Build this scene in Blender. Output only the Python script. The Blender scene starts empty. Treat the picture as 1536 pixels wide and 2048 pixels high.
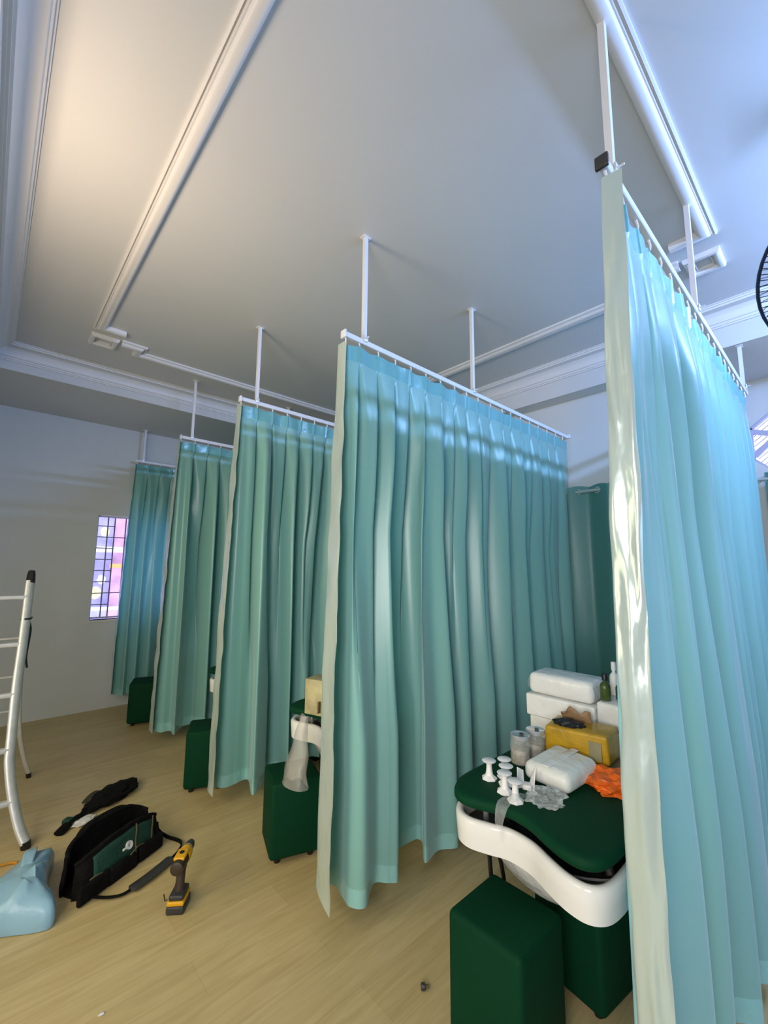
import bpy, bmesh, math, random
from mathutils import Vector, Matrix, noise
random.seed(7)
S = bpy.context.scene
COL = S.collection
PI = math.pi

# ---------------------------------------------------------------- camera
cam_d = bpy.data.cameras.new('camera'); cam = bpy.data.objects.new('camera', cam_d); COL.objects.link(cam)
f_px, pitch, roll, yaw = 860.6, 0.1298, 0.0086, 0.7416
F = Vector((math.sin(yaw)*math.cos(pitch), math.cos(yaw)*math.cos(pitch), math.sin(pitch)))
R = Vector((math.cos(yaw), -math.sin(yaw), 0)); U = R.cross(F)
R2 = R*math.cos(roll) + U*math.sin(roll); U2 = -R*math.sin(roll) + U*math.cos(roll)
m = Matrix((R2, U2, -F)).transposed().to_4x4(); m.translation = (0, 0, 1.6)
cam.matrix_world = m
cam_d.sensor_fit = 'HORIZONTAL'; cam_d.sensor_width = 36; cam_d.lens = f_px/1536*36
cam_d.clip_start = 0.02
S.camera = cam

# ---------------------------------------------------------------- world, lights, exposure
w = bpy.data.worlds.new('sky'); S.world = w; w.use_nodes = True
bg = w.node_tree.nodes['Background']; bg.inputs[0].default_value = (0.72, 0.76, 1.0, 1); bg.inputs[1].default_value = 4.6
S.view_settings.view_transform = 'Standard'; S.view_settings.look = 'None'
S.view_settings.exposure = 0.0; S.view_settings.gamma = 1.0

def area(name, loc, target, sx, sy, power, color, spread=180):
    d = bpy.data.lights.new(name, 'AREA'); d.shape = 'RECTANGLE'; d.size = sx; d.size_y = sy
    d.energy = power; d.color = color; d.spread = math.radians(spread)
    o = bpy.data.objects.new(name, d); COL.objects.link(o); o.location = loc
    o.rotation_euler = (Vector(target)-Vector(loc)).to_track_quat('-Z', 'Y').to_euler()
    return o
# bluish tube lamp high behind the camera at right, added fill lights before unseen front and left openings, warm wall lamp under the left beam
area('tube_lamp', (2.6, -1.0, 3.24), (2.5, 1.0, 3.16), 1.6, 0.05, 92, (0.30, 0.48, 1.0))
area('front_fill', (2.3, -2.35, 1.75), (1.9, 1.2, 2.2), 2.3, 1.9, 33, (0.38, 0.58, 1.0))
area('left_fill', (-1.43, 2.4, 1.7), (1.0, 3.0, 0.9), 2.4, 1.4, 33, (1.0, 0.90, 0.55), 130)
area('left_front_fill', (-1.43, 0.0, 1.7), (1.2, 1.6, 1.2), 1.8, 1.4, 56, (1.0, 0.95, 0.92), 120)
area('warm_wall_lamp', (-0.70, 2.0, 2.25), (0.18, 2.12, 3.45), 0.45, 0.45, 12.5, (1.0, 0.76, 0.54), 115)

# ---------------------------------------------------------------- materials
def mat(name, col, rough=0.5, metal=0.0, spec=0.5, var=0.0, vscale=8.0, bump=0.0, bscale=60.0, stretch=(1, 1, 1), sheen=0.0, alpha=1.0, trans=0.0, ior=1.45):
    M = bpy.data.materials.new(name); M.use_nodes = True
    nt = M.node_tree; p = nt.nodes['Principled BSDF']
    p.inputs['Base Color'].default_value = (*col, 1); p.inputs['Roughness'].default_value = rough
    p.inputs['Metallic'].default_value = metal; p.inputs['Specular IOR Level'].default_value = spec
    p.inputs['Alpha'].default_value = alpha; p.inputs['Transmission Weight'].default_value = trans; p.inputs['IOR'].default_value = ior
    if sheen: p.inputs['Sheen Weight'].default_value = sheen
    tc = nt.nodes.new('ShaderNodeTexCoord'); mp = nt.nodes.new('ShaderNodeMapping'); mp.inputs['Scale'].default_value = stretch
    nt.links.new(tc.outputs['Object'], mp.inputs[0])
    if var:
        n = nt.nodes.new('ShaderNodeTexNoise'); n.inputs['Scale'].default_value = vscale; n.inputs['Detail'].default_value = 4
        nt.links.new(mp.outputs[0], n.inputs['Vector'])
        r = nt.nodes.new('ShaderNodeValToRGB')
        r.color_ramp.elements[0].position = 0.3; r.color_ramp.elements[1].position = 0.7
        r.color_ramp.elements[0].color = (*[c*(1-var) for c in col], 1); r.color_ramp.elements[1].color = (*[min(1, c*(1+var)) for c in col], 1)
        nt.links.new(n.outputs[0], r.inputs[0]); nt.links.new(r.outputs[0], p.inputs['Base Color'])
    if bump:
        n = nt.nodes.new('ShaderNodeTexNoise'); n.inputs['Scale'].default_value = bscale; n.inputs['Detail'].default_value = 3
        nt.links.new(mp.outputs[0], n.inputs['Vector'])
        b = nt.nodes.new('ShaderNodeBump'); b.inputs['Strength'].default_value = bump; b.inputs['Distance'].default_value = 0.02
        nt.links.new(n.outputs[0], b.inputs['Height']); nt.links.new(b.outputs[0], p.inputs['Normal'])
    return M

def cloth(name, col, rough, transl, tcol, bump, bscale, stretch, spec=0.5, sheen=0.2, metal=0.0):
    M = mat(name, col, rough, metal=metal, spec=spec, bump=bump, bscale=bscale, stretch=stretch, sheen=sheen)
    nt = M.node_tree; p = nt.nodes['Principled BSDF']; out = nt.nodes['Material Output']
    t = nt.nodes.new('ShaderNodeBsdfTranslucent'); t.inputs[0].default_value = (*tcol, 1)
    mx = nt.nodes.new('ShaderNodeMixShader'); mx.inputs[0].default_value = transl
    nt.links.new(p.outputs[0], mx.inputs[1]); nt.links.new(t.outputs[0], mx.inputs[2]); nt.links.new(mx.outputs[0], out.inputs[0])
    return M

M_wall = mat('wall_paint', (0.64, 0.655, 0.64), 0.6, var=0.02, vscale=2, bump=0.03, bscale=150)
M_ceil = mat('ceiling_paint', (0.65, 0.655, 0.65), 0.42, var=0.01, vscale=2, bump=0.02, bscale=120)
M_trim = mat('trim_paint', (0.74, 0.73, 0.72), 0.35, var=0.01, vscale=3)
M_green = mat('green_leatherette', (0.001, 0.036, 0.014), 0.68, spec=0.14, var=0.12, vscale=3, bump=0.12, bscale=260)
M_black = mat('black_plastic', (0.008, 0.008, 0.009), 0.4, var=0.1)
M_blackcloth = mat('black_canvas', (0.004, 0.0036, 0.0033), 0.9, spec=0.2, var=0.5, vscale=14, bump=0.5, bscale=45)
M_pocket = mat('green_pocket_cloth', (0.006, 0.05, 0.032), 0.8, var=0.2, bump=0.3, bscale=80)
M_cord = mat('tan_piping', (0.10, 0.08, 0.035), 0.8, var=0.2)
M_white_metal = mat('white_painted_metal', (0.76, 0.76, 0.78), 0.3, var=0.02)
M_alu = mat('aluminium', (0.72, 0.71, 0.69), 0.38, metal=0.4, var=0.08, vscale=20)
M_ceramic = mat('white_ceramic', (0.74, 0.73, 0.69), 0.12, var=0.01)
M_bowl = mat('film_wrapped_bowl', (0.46, 0.46, 0.45), 0.15, var=0.1, vscale=6, bump=0.6, bscale=14)
M_white_pl = mat('white_plastic', (0.78, 0.77, 0.75), 0.35, var=0.02)
M_wrap = mat('white_wrapped_pack', (0.74, 0.74, 0.72), 0.2, var=0.03, vscale=6, bump=0.45, bscale=16)
M_tissue = mat('tissue_pack', (0.70, 0.71, 0.66), 0.35, var=0.06, vscale=5, bump=0.3, bscale=18)
M_yellow = mat('yellow_tape', (0.42, 0.25, 0.015), 0.3, var=0.25, vscale=9, bump=0.4, bscale=18)
M_card = mat('brown_cardboard', (0.27, 0.17, 0.09), 0.75, var=0.12, vscale=12, bump=0.1, bscale=40)
M_card2 = mat('pale_carton_print', (0.42, 0.37, 0.20), 0.55, var=0.25, vscale=14)
M_orange = mat('orange_film', (0.75, 0.13, 0.008), 0.4, var=0.12, vscale=12, bump=0.2, bscale=30)
M_film = mat('clear_film', (0.72, 0.76, 0.75), 0.12, alpha=0.24, var=0.1, vscale=20, bump=0.6, bscale=25)
M_film2 = mat('frosted_plastic_bag', (0.62, 0.60, 0.55), 0.25, alpha=0.36, var=0.1, vscale=10, bump=0.7, bscale=18)
M_glass = mat('jar_glass', (0.62, 0.62, 0.58), 0.06, alpha=0.26, var=0.08, vscale=12)
M_jarfill = mat('jar_contents', (0.40, 0.36, 0.29), 0.6, var=0.35, vscale=50, bump=0.4, bscale=60)
M_lid = mat('silver_lid', (0.62, 0.63, 0.64), 0.25, metal=0.7, var=0.12, vscale=60)
M_bottle = mat('green_bottle_glass', (0.06, 0.09, 0.02), 0.15, var=0.3, vscale=20)
M_blue = mat('blue_bag_plastic', (0.26, 0.44, 0.56), 0.3, var=0.08, vscale=4, bump=0.5, bscale=9)
M_dyel = mat('yellow_tool_plastic', (0.72, 0.36, 0.01), 0.4, var=0.06)
M_dgrey = mat('charcoal_tool_plastic', (0.035, 0.034, 0.034), 0.45, var=0.15, bump=0.15, bscale=90)
M_brown = mat('dark_brown_tool_plastic', (0.04, 0.025, 0.016), 0.5, var=0.15)
M_paper = mat('white_paper', (0.70, 0.68, 0.66), 0.7, var=0.05, bump=0.3, bscale=30)
M_iron = mat('grille_paint', (0.20, 0.17, 0.20), 0.5, var=0.1)
M_fan = mat('black_fan_wire', (0.010, 0.012, 0.03), 0.4, var=0.1)
M_frost = mat('frosted_glass', (0.85, 0.9, 0.95), 0.25, trans=0.9, var=0.03, vscale=12)
M_winframe = mat('window_frame_paint', (0.50, 0.48, 0.62), 0.4, var=0.02)

T1 = (0.265, 0.535, 0.49)
M_cur = cloth('mint_satin', T1, 0.33, 0.24, (0.12, 0.60, 0.62), 0.12, 7.0, (1, 1, 0.35), spec=0.8, sheen=0.4)
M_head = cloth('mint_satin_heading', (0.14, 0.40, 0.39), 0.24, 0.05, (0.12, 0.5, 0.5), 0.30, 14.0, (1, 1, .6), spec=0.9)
M_hem = cloth('mint_satin_hem', (0.28, 0.56, 0.53), 0.25, 0.08, (0.12, 0.5, 0.5), 0.35, 22.0, (1, 1, 0.6), spec=0.65)
M_strip = cloth('mint_satin_reverse', (0.56, 0.66, 0.60), 0.21, 0.04, (0.2, 0.5, 0.45), 0.45, 11.0, (1, 1, 0.45), spec=1.0, sheen=0.1, metal=0.3)
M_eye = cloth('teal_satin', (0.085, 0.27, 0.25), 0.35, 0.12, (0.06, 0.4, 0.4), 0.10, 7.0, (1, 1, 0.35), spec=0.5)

def floor_mat():
    M = bpy.data.materials.new('oak_vinyl_planks'); M.use_nodes = True; nt = M.node_tree; p = nt.nodes['Principled BSDF']
    tc = nt.nodes.new('ShaderNodeTexCoord')
    br = nt.nodes.new('ShaderNodeTexBrick'); nt.links.new(tc.outputs['Object'], br.inputs['Vector'])
    br.inputs['Color1'].default_value = (0.56, 0.44, 0.22, 1); br.inputs['Color2'].default_value = (0.50, 0.385, 0.18, 1)
    br.inputs['Mortar'].default_value = (0.47, 0.36, 0.175, 1)
    br.inputs['Scale'].default_value = 1.0; br.inputs['Mortar Size'].default_value = 0.0016; br.inputs['Brick Width'].default_value = 1.22; br.inputs['Row Height'].default_value = 0.18
    br.offset = 0.37
    mp = nt.nodes.new('ShaderNodeMapping'); mp.inputs['Scale'].default_value = (1.2, 12, 1); nt.links.new(tc.outputs['Object'], mp.inputs[0])
    n = nt.nodes.new('ShaderNodeTexNoise'); n.inputs['Scale'].default_value = 2.2; n.inputs['Detail'].default_value = 8; n.inputs['Distortion'].default_value = 1.2
    nt.links.new(mp.outputs[0], n.inputs['Vector'])
    r = nt.nodes.new('ShaderNodeValToRGB'); r.color_ramp.elements[0].position = 0.32; r.color_ramp.elements[1].position = 0.72
    r.color_ramp.elements[0].color = (0.86, 0.82, 0.76, 1); r.color_ramp.elements[1].color = (1.06, 1.06, 1.06, 1)
    nt.links.new(n.outputs[0], r.inputs[0])
    mx = nt.nodes.new('ShaderNodeMix'); mx.data_type = 'RGBA'; mx.blend_type = 'MULTIPLY'; mx.inputs[0].default_value = 1
    nt.links.new(br.outputs[0], mx.inputs[6]); nt.links.new(r.outputs[0], mx.inputs[7]); nt.links.new(mx.outputs[2], p.inputs['Base Color'])
    p.inputs['Roughness'].default_value = 0.48
    return M
M_floor = floor_mat()

# ---------------------------------------------------------------- mesh helpers
def finish(name, verts, faces, material, parent=None, loc=(0, 0, 0), smooth=True, kind=None, angle=40):
    me = bpy.data.meshes.new(name); L = Vector(loc)
    me.from_pydata([tuple(Vector(v)-L) for v in verts], [], faces); me.update()
    bm = bmesh.new(); bm.from_mesh(me); bmesh.ops.recalc_face_normals(bm, faces=bm.faces); bm.to_mesh(me); bm.free()
    me.materials.append(material)
    if smooth:
        me.polygons.foreach_set('use_smooth', [True]*len(me.polygons))
        if angle < 170: me.set_sharp_from_angle(angle=math.radians(angle))
    o = bpy.data.objects.new(name, me); COL.objects.link(o)
    if parent: o.parent = parent
    else: o.location = loc
    if kind: o['kind'] = kind
    return o

class MB:
    def __init__(s): s.v = []; s.f = []
    def add(s, v, f):
        b = len(s.v); s.v += [tuple(x) for x in v]; s.f += [tuple(b+i for i in q) for q in f]; return s
    def box(s, a, b):
        x0, y0, z0 = a; x1, y1, z1 = b
        return s.add([(x0,y0,z0),(x1,y0,z0),(x1,y1,z0),(x0,y1,z0),(x0,y0,z1),(x1,y0,z1),(x1,y1,z1),(x0,y1,z1)],
                     [(0,3,2,1),(4,5,6,7),(0,1,5,4),(1,2,6,5),(2,3,7,6),(3,0,4,7)])
    def rbox(s, c, size, r=0.01, rot=0.0, seg=3, tilt=None, fn=None):
        bm = bmesh.new(); bmesh.ops.create_cube(bm, size=1); bmesh.ops.scale(bm, vec=size, verts=bm.verts)
        bmesh.ops.bevel(bm, geom=bm.edges[:], offset=r, segments=seg, affect='EDGES', profile=0.5)
        Mx = Matrix.Translation(c) @ Matrix.Rotation(rot, 4, 'Z')
        if tilt: Mx = Mx @ tilt
        if fn:
            for q in bm.verts: q.co = fn(q.co.copy())
        bm.verts.index_update()
        s.add([Mx @ q.co for q in bm.verts], [[q.index for q in fc.verts] for fc in bm.faces]); bm.free(); return s
    def tube(s, pts, r, n=8, cap=True, flat=None):
        P = [Vector(p) for p in pts]; rs = r if isinstance(r, (list, tuple)) else [r]*len(P)
        b = len(s.v); prev = None
        for i, p in enumerate(P):
            t = (P[min(i+1, len(P)-1)]-P[max(i-1, 0)]).normalized()
            if prev is None:
                a = Vector((0, 0, 1)) if abs(t.z) < 0.9 else Vector((1, 0, 0))
                nx = t.cross(a).normalized()
            else: nx = (prev - t*prev.dot(t)).normalized()
            prev = nx; ny = t.cross(nx)
            for k in range(n):
                an = 2*PI*k/n + PI/n
                s.v.append(tuple(p + nx*math.cos(an)*rs[i] + ny*math.sin(an)*rs[i]*(flat or 1)))
        for i in range(len(P)-1):
            for k in range(n):
                s.f.append((b+i*n+k, b+i*n+(k+1) % n, b+(i+1)*n+(k+1) % n, b+(i+1)*n+k))
        if cap: s.f.append(tuple(b+k for k in range(n))[::-1]); s.f.append(tuple(b+(len(P)-1)*n+k for k in range(n)))
        return s
    def bar(s, a, b, wx, wy):            # rectangular bar from a to b
        a = Vector(a); b = Vector(b); t = (b-a).normalized()
        up = Vector((0, 0, 1)) if abs(t.z) < 0.9 else Vector((0, 1, 0))
        nx = t.cross(up).normalized(); ny = nx.cross(t)
        v = []
        for p in (a, b):
            for i, j in ((-1,-1),(1,-1),(1,1),(-1,1)): v.append(p + nx*wx/2*i + ny*wy/2*j)
        return s.add(v, [(0,3,2,1),(4,5,6,7),(0,1,5,4),(1,2,6,5),(2,3,7,6),(3,0,4,7)])
    def lathe(s, prof, c=(0, 0, 0), n=24, axis=None):
        b = len(s.v); Mx = Matrix.Translation(c)
        if axis is not None: Mx = Mx @ Vector((0, 0, 1)).rotation_difference(Vector(axis)).to_matrix().to_4x4()
        for r, z in prof:
            for k in range(n): s.v.append(tuple(Mx @ Vector((r*math.cos(2*PI*k/n), r*math.sin(2*PI*k/n), z))))
        for i in range(len(prof)-1):
            for k in range(n): s.f.append((b+i*n+k, b+i*n+(k+1) % n, b+(i+1)*n+(k+1) % n, b+(i+1)*n+k))
        if prof[0][0] > 1e-4: s.f.append(tuple(b+k for k in range(n))[::-1])
        if prof[-1][0] > 1e-4: s.f.append(tuple(b+(len(prof)-1)*n+k for k in range(n)))
        return s
    def blob(s, c, size, amp=0.15, freq=3.0, seed=0, sub=4, rot=0.0, floor=None, fn=None):
        bm = bmesh.new(); bmesh.ops.create_icosphere(bm, subdivisions=sub, radius=1)
        Mx = Matrix.Rotation(rot, 3, 'Z'); off = Vector((seed*3.1, seed*1.7, seed*2.3))
        for q in bm.verts:
            d = q.co.normalized(); k = 1 + amp*(noise.noise(d*freq+off) + 0.6*abs(noise.noise(d*freq*2.3+off)))
            p = Vector((d.x*size[0], d.y*size[1], d.z*size[2]))*k
            if fn: p = fn(p)
            p = Mx @ p + Vector(c)
            if floor is not None and p.z < floor: p.z = floor + (p.z-floor)*0.02
            q.co = p
        bm.verts.index_update()
        s.add([q.co for q in bm.verts], [[q.index for q in fc.verts] for fc in bm.faces]); bm.free(); return s
    def grid(s, rows):
        b = len(s.v); n = len(rows[0])
        for r in rows: s.v += [tuple(p) for p in r]
        for i in range(len(rows)-1):
            for k in range(n-1): s.f.append((b+i*n+k, b+i*n+k+1, b+(i+1)*n+k+1, b+(i+1)*n+k))
        return s
    def build(s, name, material, parent=None, loc=(0, 0, 0), smooth=True, kind=None, angle=40):
        return finish(name, s.v, s.f, material, parent, loc, smooth, kind, angle)

def tag(o, label, cat, group=None):
    o['label'] = label; o['category'] = cat
    if group: o['group'] = group
    return o
def thing(name, label, cat, loc=(0, 0, 0), group=None, rz=0.0):
    o = bpy.data.objects.new(name, None); COL.objects.link(o); o.location = loc; o.rotation_euler.z = rz
    o.empty_display_size = 0.1
    return tag(o, label, cat, group)
def dup(root, loc, label, rz=None):
    r = root.copy(); COL.objects.link(r); r.location = loc; r['label'] = label
    if rz is not None: r.rotation_euler.z = rz
    for ch in list(root.children):
        c = ch.copy(); COL.objects.link(c); c.parent = r
        for g in list(ch.children):
            d = g.copy(); COL.objects.link(d); d.parent = c
    return r
def catmull(P, n):
    P = [Vector(p) for p in P]; out = []
    for i in range(len(P)-1):
        p0 = P[max(i-1, 0)]; p1 = P[i]; p2 = P[i+1]; p3 = P[min(i+2, len(P)-1)]
        for k in range(n):
            t = k/n
            out.append(0.5*((2*p1)+(p2-p0)*t+(2*p0-5*p1+4*p2-p3)*t*t+(-p0+3*p1-3*p2+p3)*t**3))
    out.append(P[-1]); return out

# ---------------------------------------------------------------- room shell
ZC = 3.479                      # tray ceiling
XL, XR, XREC, YF, YB, YJ = -1.5, 3.925, 4.6, 5.91, -2.5, 1.0
BL, BF, BR, BB = -0.125, 4.767, 3.75, -1.9      # inner faces of the beams round the tray
ZL, ZFAR, ZR, ZB = 3.255, 3.263, 3.186, 3.255   # their undersides
MB().box((XL-.1, YB-.1, -0.05), (XREC+.1, YF+.1, 0)).build('floor', M_floor, smooth=False, kind='structure')
c = MB()
c.box((BL, BB, ZC), (BR, BF, ZC+.1))
c.box((XL-.1, YB-.1, ZL), (BL, YF+.1, ZC+.1))
c.box((BL, BF, ZFAR), (XREC+.1, YF+.1, ZC+.1))
c.box((BR, YB-.1, ZR), (XREC+.1, BF, ZC+.1))
c.box((BL, YB-.1, ZB), (BR, BB, ZC+.1))
c.build('ceiling', M_ceil, smooth=False, kind='structure')

def wall_x(name, x, y0, y1, holes, th=0.12, sign=1, top=3.4):      # wall in plane x, thickness outward
    b = MB(); xa, xb = sorted((x, x+sign*th)); ys = y0
    for (h0, h1, z0, z1) in sorted(holes):
        b.box((xa, ys, 0), (xb, h0, top)); b.box((xa, h0, 0), (xb, h1, z0)); b.box((xa, h0, z1), (xb, h1, top)); ys = h1
    b.box((xa, ys, 0), (xb, y1, top))
    return b.build(name, M_wall, smooth=False, kind='structure')
def wall_y(name, y, x0, x1, holes, th=0.12, sign=1, top=3.4):
    b = MB(); ya, yb = sorted((y, y+sign*th)); xs = x0
    for (h0, h1, z0, z1) in sorted(holes):
        b.box((xs, ya, 0), (h0, yb, top)); b.box((h0, ya, 0), (h1, yb, z0)); b.box((h0, ya, z1), (h1, yb, top)); xs = h1
    b.box((xs, ya, 0), (x1, yb, top))
    return b.build(name, M_wall, smooth=False, kind='structure')
WX0, WX1, WZ0, WZ1 = 0.915, 1.78, 0.985, 2.186
wall_y('wall_far', YF, XL-.1, XR+.2, [(WX0, WX1, WZ0, WZ1)])
wall_x('wall_left', XL, YB, YF, [(-1.0, .95, .95, 2.45), (1.2, 3.6, 0.95, 2.45)], sign=-1)
wall_y('wall_front', YB, XL-.1, XREC+.1, [(1.1, 3.5, .75, 2.75)], sign=-1)
wall_x('wall_right', XR, YJ, YF, [])
wall_y('wall_jog', YJ, XR, XREC+.12, [])
for nm, a_, b_ in (('fill_backing_1', (XL-.10, -1.0, .95), (XL-.07, .95, 2.45)), ('fill_backing_2', (XL-.10, 1.2, .95), (XL-.07, 3.6, 2.45)), ('fill_backing_3', (1.1, YB-.10, .75), (3.5, YB-.07, 2.75))):
    MB().box(a_, b_).build(nm, M_trim, smooth=False, kind='structure')      # added white slabs, out of view, closing the openings behind the fill lights
# recess wall with an octagonal opening
OCT = [(.505, 2.79), (.27, 2.98), (-.06, 2.98), (-.295, 2.79), (-.295, 2.52), (-.06, 2.29), (.27, 2.29), (.505, 2.52)]
b = MB(); sq = [(.7, 2.79), (.27, 3.12), (-.06, 3.12), (-.5, 2.79), (-.5, 2.52), (-.06, 2.15), (.27, 2.15), (.7, 2.52)]
for x in (XREC, XREC+.12):
    for i in range(8):
        j = (i+1) % 8
        b.add([(x, *OCT[i]), (x, *OCT[j]), (x, *sq[j]), (x, *sq[i])], [(0, 1, 2, 3)])
for i in range(8):
    j = (i+1) % 8
    b.add([(XREC, *OCT[i]), (XREC, *OCT[j]), (XREC+.12, *OCT[j]), (XREC+.12, *OCT[i])], [(0, 1, 2, 3)])
b.add([(XREC, .7, 2.79), (XREC, .7, 3.12), (XREC, .27, 3.12)], [(0, 1, 2)]); b.add([(XREC, -.5, 2.79), (XREC, -.5, 3.12), (XREC, -.06, 3.12)], [(0, 1, 2)])
b.add([(XREC, .7, 2.52), (XREC, .7, 2.15), (XREC, .27, 2.15)], [(0, 1, 2)]); b.add([(XREC, -.5, 2.52), (XREC, -.5, 2.15), (XREC, -.06, 2.15)], [(0, 1, 2)])
b.box((XREC, .7, 0), (XREC+.12, YJ, 3.4)); b.box((XREC, -.5, 0), (XREC+.12, .7, 2.15)); b.box((XREC, -.5, 3.12), (XREC+.12, .7, 3.4))
b.box((XREC, YB, 0), (XREC+.12, -.5, 3.4))
b.build('wall_recess', M_wall, smooth=False, kind='structure')

# sweep of a ceiling moulding: profile points (inward offset, drop) along a polyline, mitred
def sweep(name, path, prof, closed=False, side=1, z0=ZC):
    P = [Vector((p[0], p[1])) for p in path]; n = len(P); rows = []
    for i in range(n):
        a = P[i-1] if (i > 0 or closed) else None; c2 = P[(i+1) % n] if (i < n-1 or closed) else None
        d1 = (P[i]-a).normalized() if a is not None else (c2-P[i]).normalized()
        d2 = (c2-P[i]).normalized() if c2 is not None else d1
        n1 = Vector((-d1.y, d1.x))*side; n2 = Vector((-d2.y, d2.x))*side
        mt = n1+n2; mt = mt/max(mt.dot(n1), 0.2)
        rows.append([(P[i].x+mt.x*o, P[i].y+mt.y*o, z0-dz) for o, dz in prof])
    if closed: rows.append(rows[0])
    b = MB(); b.grid(rows)
    if not closed:
        k = len(prof)
        b.f.append(tuple(range(k))); b.f.append(tuple(range((n-1)*k, n*k)))
    return b.build(name, M_trim, smooth=True, kind='structure', angle=28)
corn = [(0, .14), (0.012, .14), (0.012, .128), (0.022, .128), (0.022, .112), (0.032, .108)]
for k in range(8):
    a = k/7*PI/2; corn.append((0.034+0.07*(1-math.cos(a)), .104-0.072*math.sin(a)))
corn += [(0.108, .03), (0.112, .02), (0.12, .018), (0.122, .008), (0.13, .006), (0.13, 0), (0, 0)]
sweep('trim_1', [(BL, BB), (BR, BB), (BR, BF), (BL, BF)], corn, closed=True, side=1)
# flat moulding of the ceiling panel: half-round with a double fillet on its outer side
def mprof(wd, h):
    p = [(-wd/2, 0), (-wd/2, h*.35), (-wd*.40, h*.45), (-wd*.36, h*.2), (-wd*.30, h*.2), (-wd*.26, h*.5), (-wd*.22, h*.5)]
    for k in range(9):
        a = PI*k/8; p.append((wd*.14-math.cos(a)*wd*.34, h*(.45+.55*math.sin(a))))
    p += [(wd/2, 0)]
    return p
MP = mprof(0.085, 0.036); MPS = mprof(0.055, 0.03)
tC, tA, tB, tD = 0.49, 4.15, 3.10, 0.40
sweep('trim_2', [(tC, -1.0), (tC, 3.87), (.665, 3.87)], MP, side=-1)
sweep('trim_3', [(.67, 4.03), (.82, 4.03), (.82, tA), (tB, tA), (tB, .73), (2.98, .73), (2.98, .575)], MP, side=1)
sweep('trim_4', [(.48, 4.035), (.48, 4.175), (.625, 4.175), (.625, 4.035)], MPS, closed=True, side=1)
sweep('trim_5', [(.9, tD), (2.79, tD), (2.79, .575)], MP, side=1)
sweep('trim_6', [(2.99, .40), (2.99, .53), (3.145, .53), (3.145, .40)], MPS, closed=True, side=1)

# ---------------------------------------------------------------- far window with iron grille, and what stands outside
wn = bpy.data.objects.new('window_1', None); COL.objects.link(wn); wn.location = (WX0, YF, WZ0); wn['kind'] = 'structure'
L = (WX0, YF, WZ0)
b = MB(); y0, y1 = YF+.05, YF+.08
b.box((WX0, y0, WZ1-.018), (WX1, y1, WZ1)); b.box((WX0, y0, WZ0+.012), (WX1, y1, WZ0+.03)); b.box((WX0, y0, WZ0), (WX0+.012, y1, WZ1)); b.box((WX1-.012, y0, WZ0), (WX1, y1, WZ1))
b.build('window_frame', M_winframe, wn, L, smooth=False)
b = MB()
vb = [1.025, 1.095, 1.21, 1.33, 1.445, 1.515, 1.63]
for x in vb: b.box((x-.006, YF+.058, WZ0+.02), (x+.006, YF+.07, WZ1-.01))
for k in range(1, 9):
    z = WZ0+.02+(WZ1-WZ0-.03)*k/9+.02
    b.box((WX0, YF+.06, z-.005), (1.095, YF+.07, z+.005))
    if k in (2, 7): b.box((1.095, YF+.06, z-.005), (1.445, YF+.07, z+.005))
    b.box((1.445, YF+.06, z-.005), (WX1, YF+.07, z+.005))
b.build('grille', M_iron, wn, L, smooth=False)
MB().box((WX0+.01, YF+.085, WZ0+.02), (WX1-.01, YF+.09, WZ1-.01)).build('pane', mat('clear_pane', (.9, .92, 1), .02, alpha=.08), wn, L, smooth=False)
MB().box((WX0-.03, YF-.015, WZ0-.02), (WX1+.03, YF+.12, WZ0)).build('window_sill', M_trim, wn, L, smooth=False)
ext = thing('building_facade', 'purplish building facade seen outside through the barred window', 'building', (1.6, 7.6, 0))
EL = (1.6, 7.6, 0)
MB().box((-1, 7.6, -.0), (5, 7.8, 4)).build('wall', mat('lavender_render', (.42, .40, .72), .7, var=.35, vscale=3.5), ext, EL, smooth=False)
MB().box((1.40, 7.56, 0.3), (2.6, 7.6, 3.4)).build('panel', mat('pink_panel', (.66, .38, .58), .7, var=.3, vscale=5), ext, EL, smooth=False)
MB().box((.9, 7.45, 1.80), (2.4, 7.6, 1.88)).build('ledge', mat('white_ledge', (.9, .92, .95), .6, var=.05), ext, EL, smooth=False)
MB().box((.9, 7.45, .96), (1.5, 7.6, 1.0)).build('ledge', bpy.data.materials['white_ledge'], ext, EL, smooth=False)
M_lan = mat('yellow_lantern', (.95, .86, .35), .6, var=.1)
for (x, z, rx, rz) in ((1.255, 2.10, .055, .07), (1.205, 1.21, .07, .09)):
    b = MB(); b.blob((x, 7.5, z), (rx, .05, rz), amp=.03, sub=3); b.build('lantern', M_lan, ext, EL)
MB().rbox((1.45, 7.5, 1.60), (.19, .08, .06), .015).build('awning', mat('orange_awning', (.9, .5, .12), .6, var=.1), ext, EL)
b = MB(); b.blob((1.27, 7.53, 1.40), (.05, .04, .06), amp=.3, sub=3, seed=3); b.build('sign', bpy.data.materials['white_ledge'], ext, EL)

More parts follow.
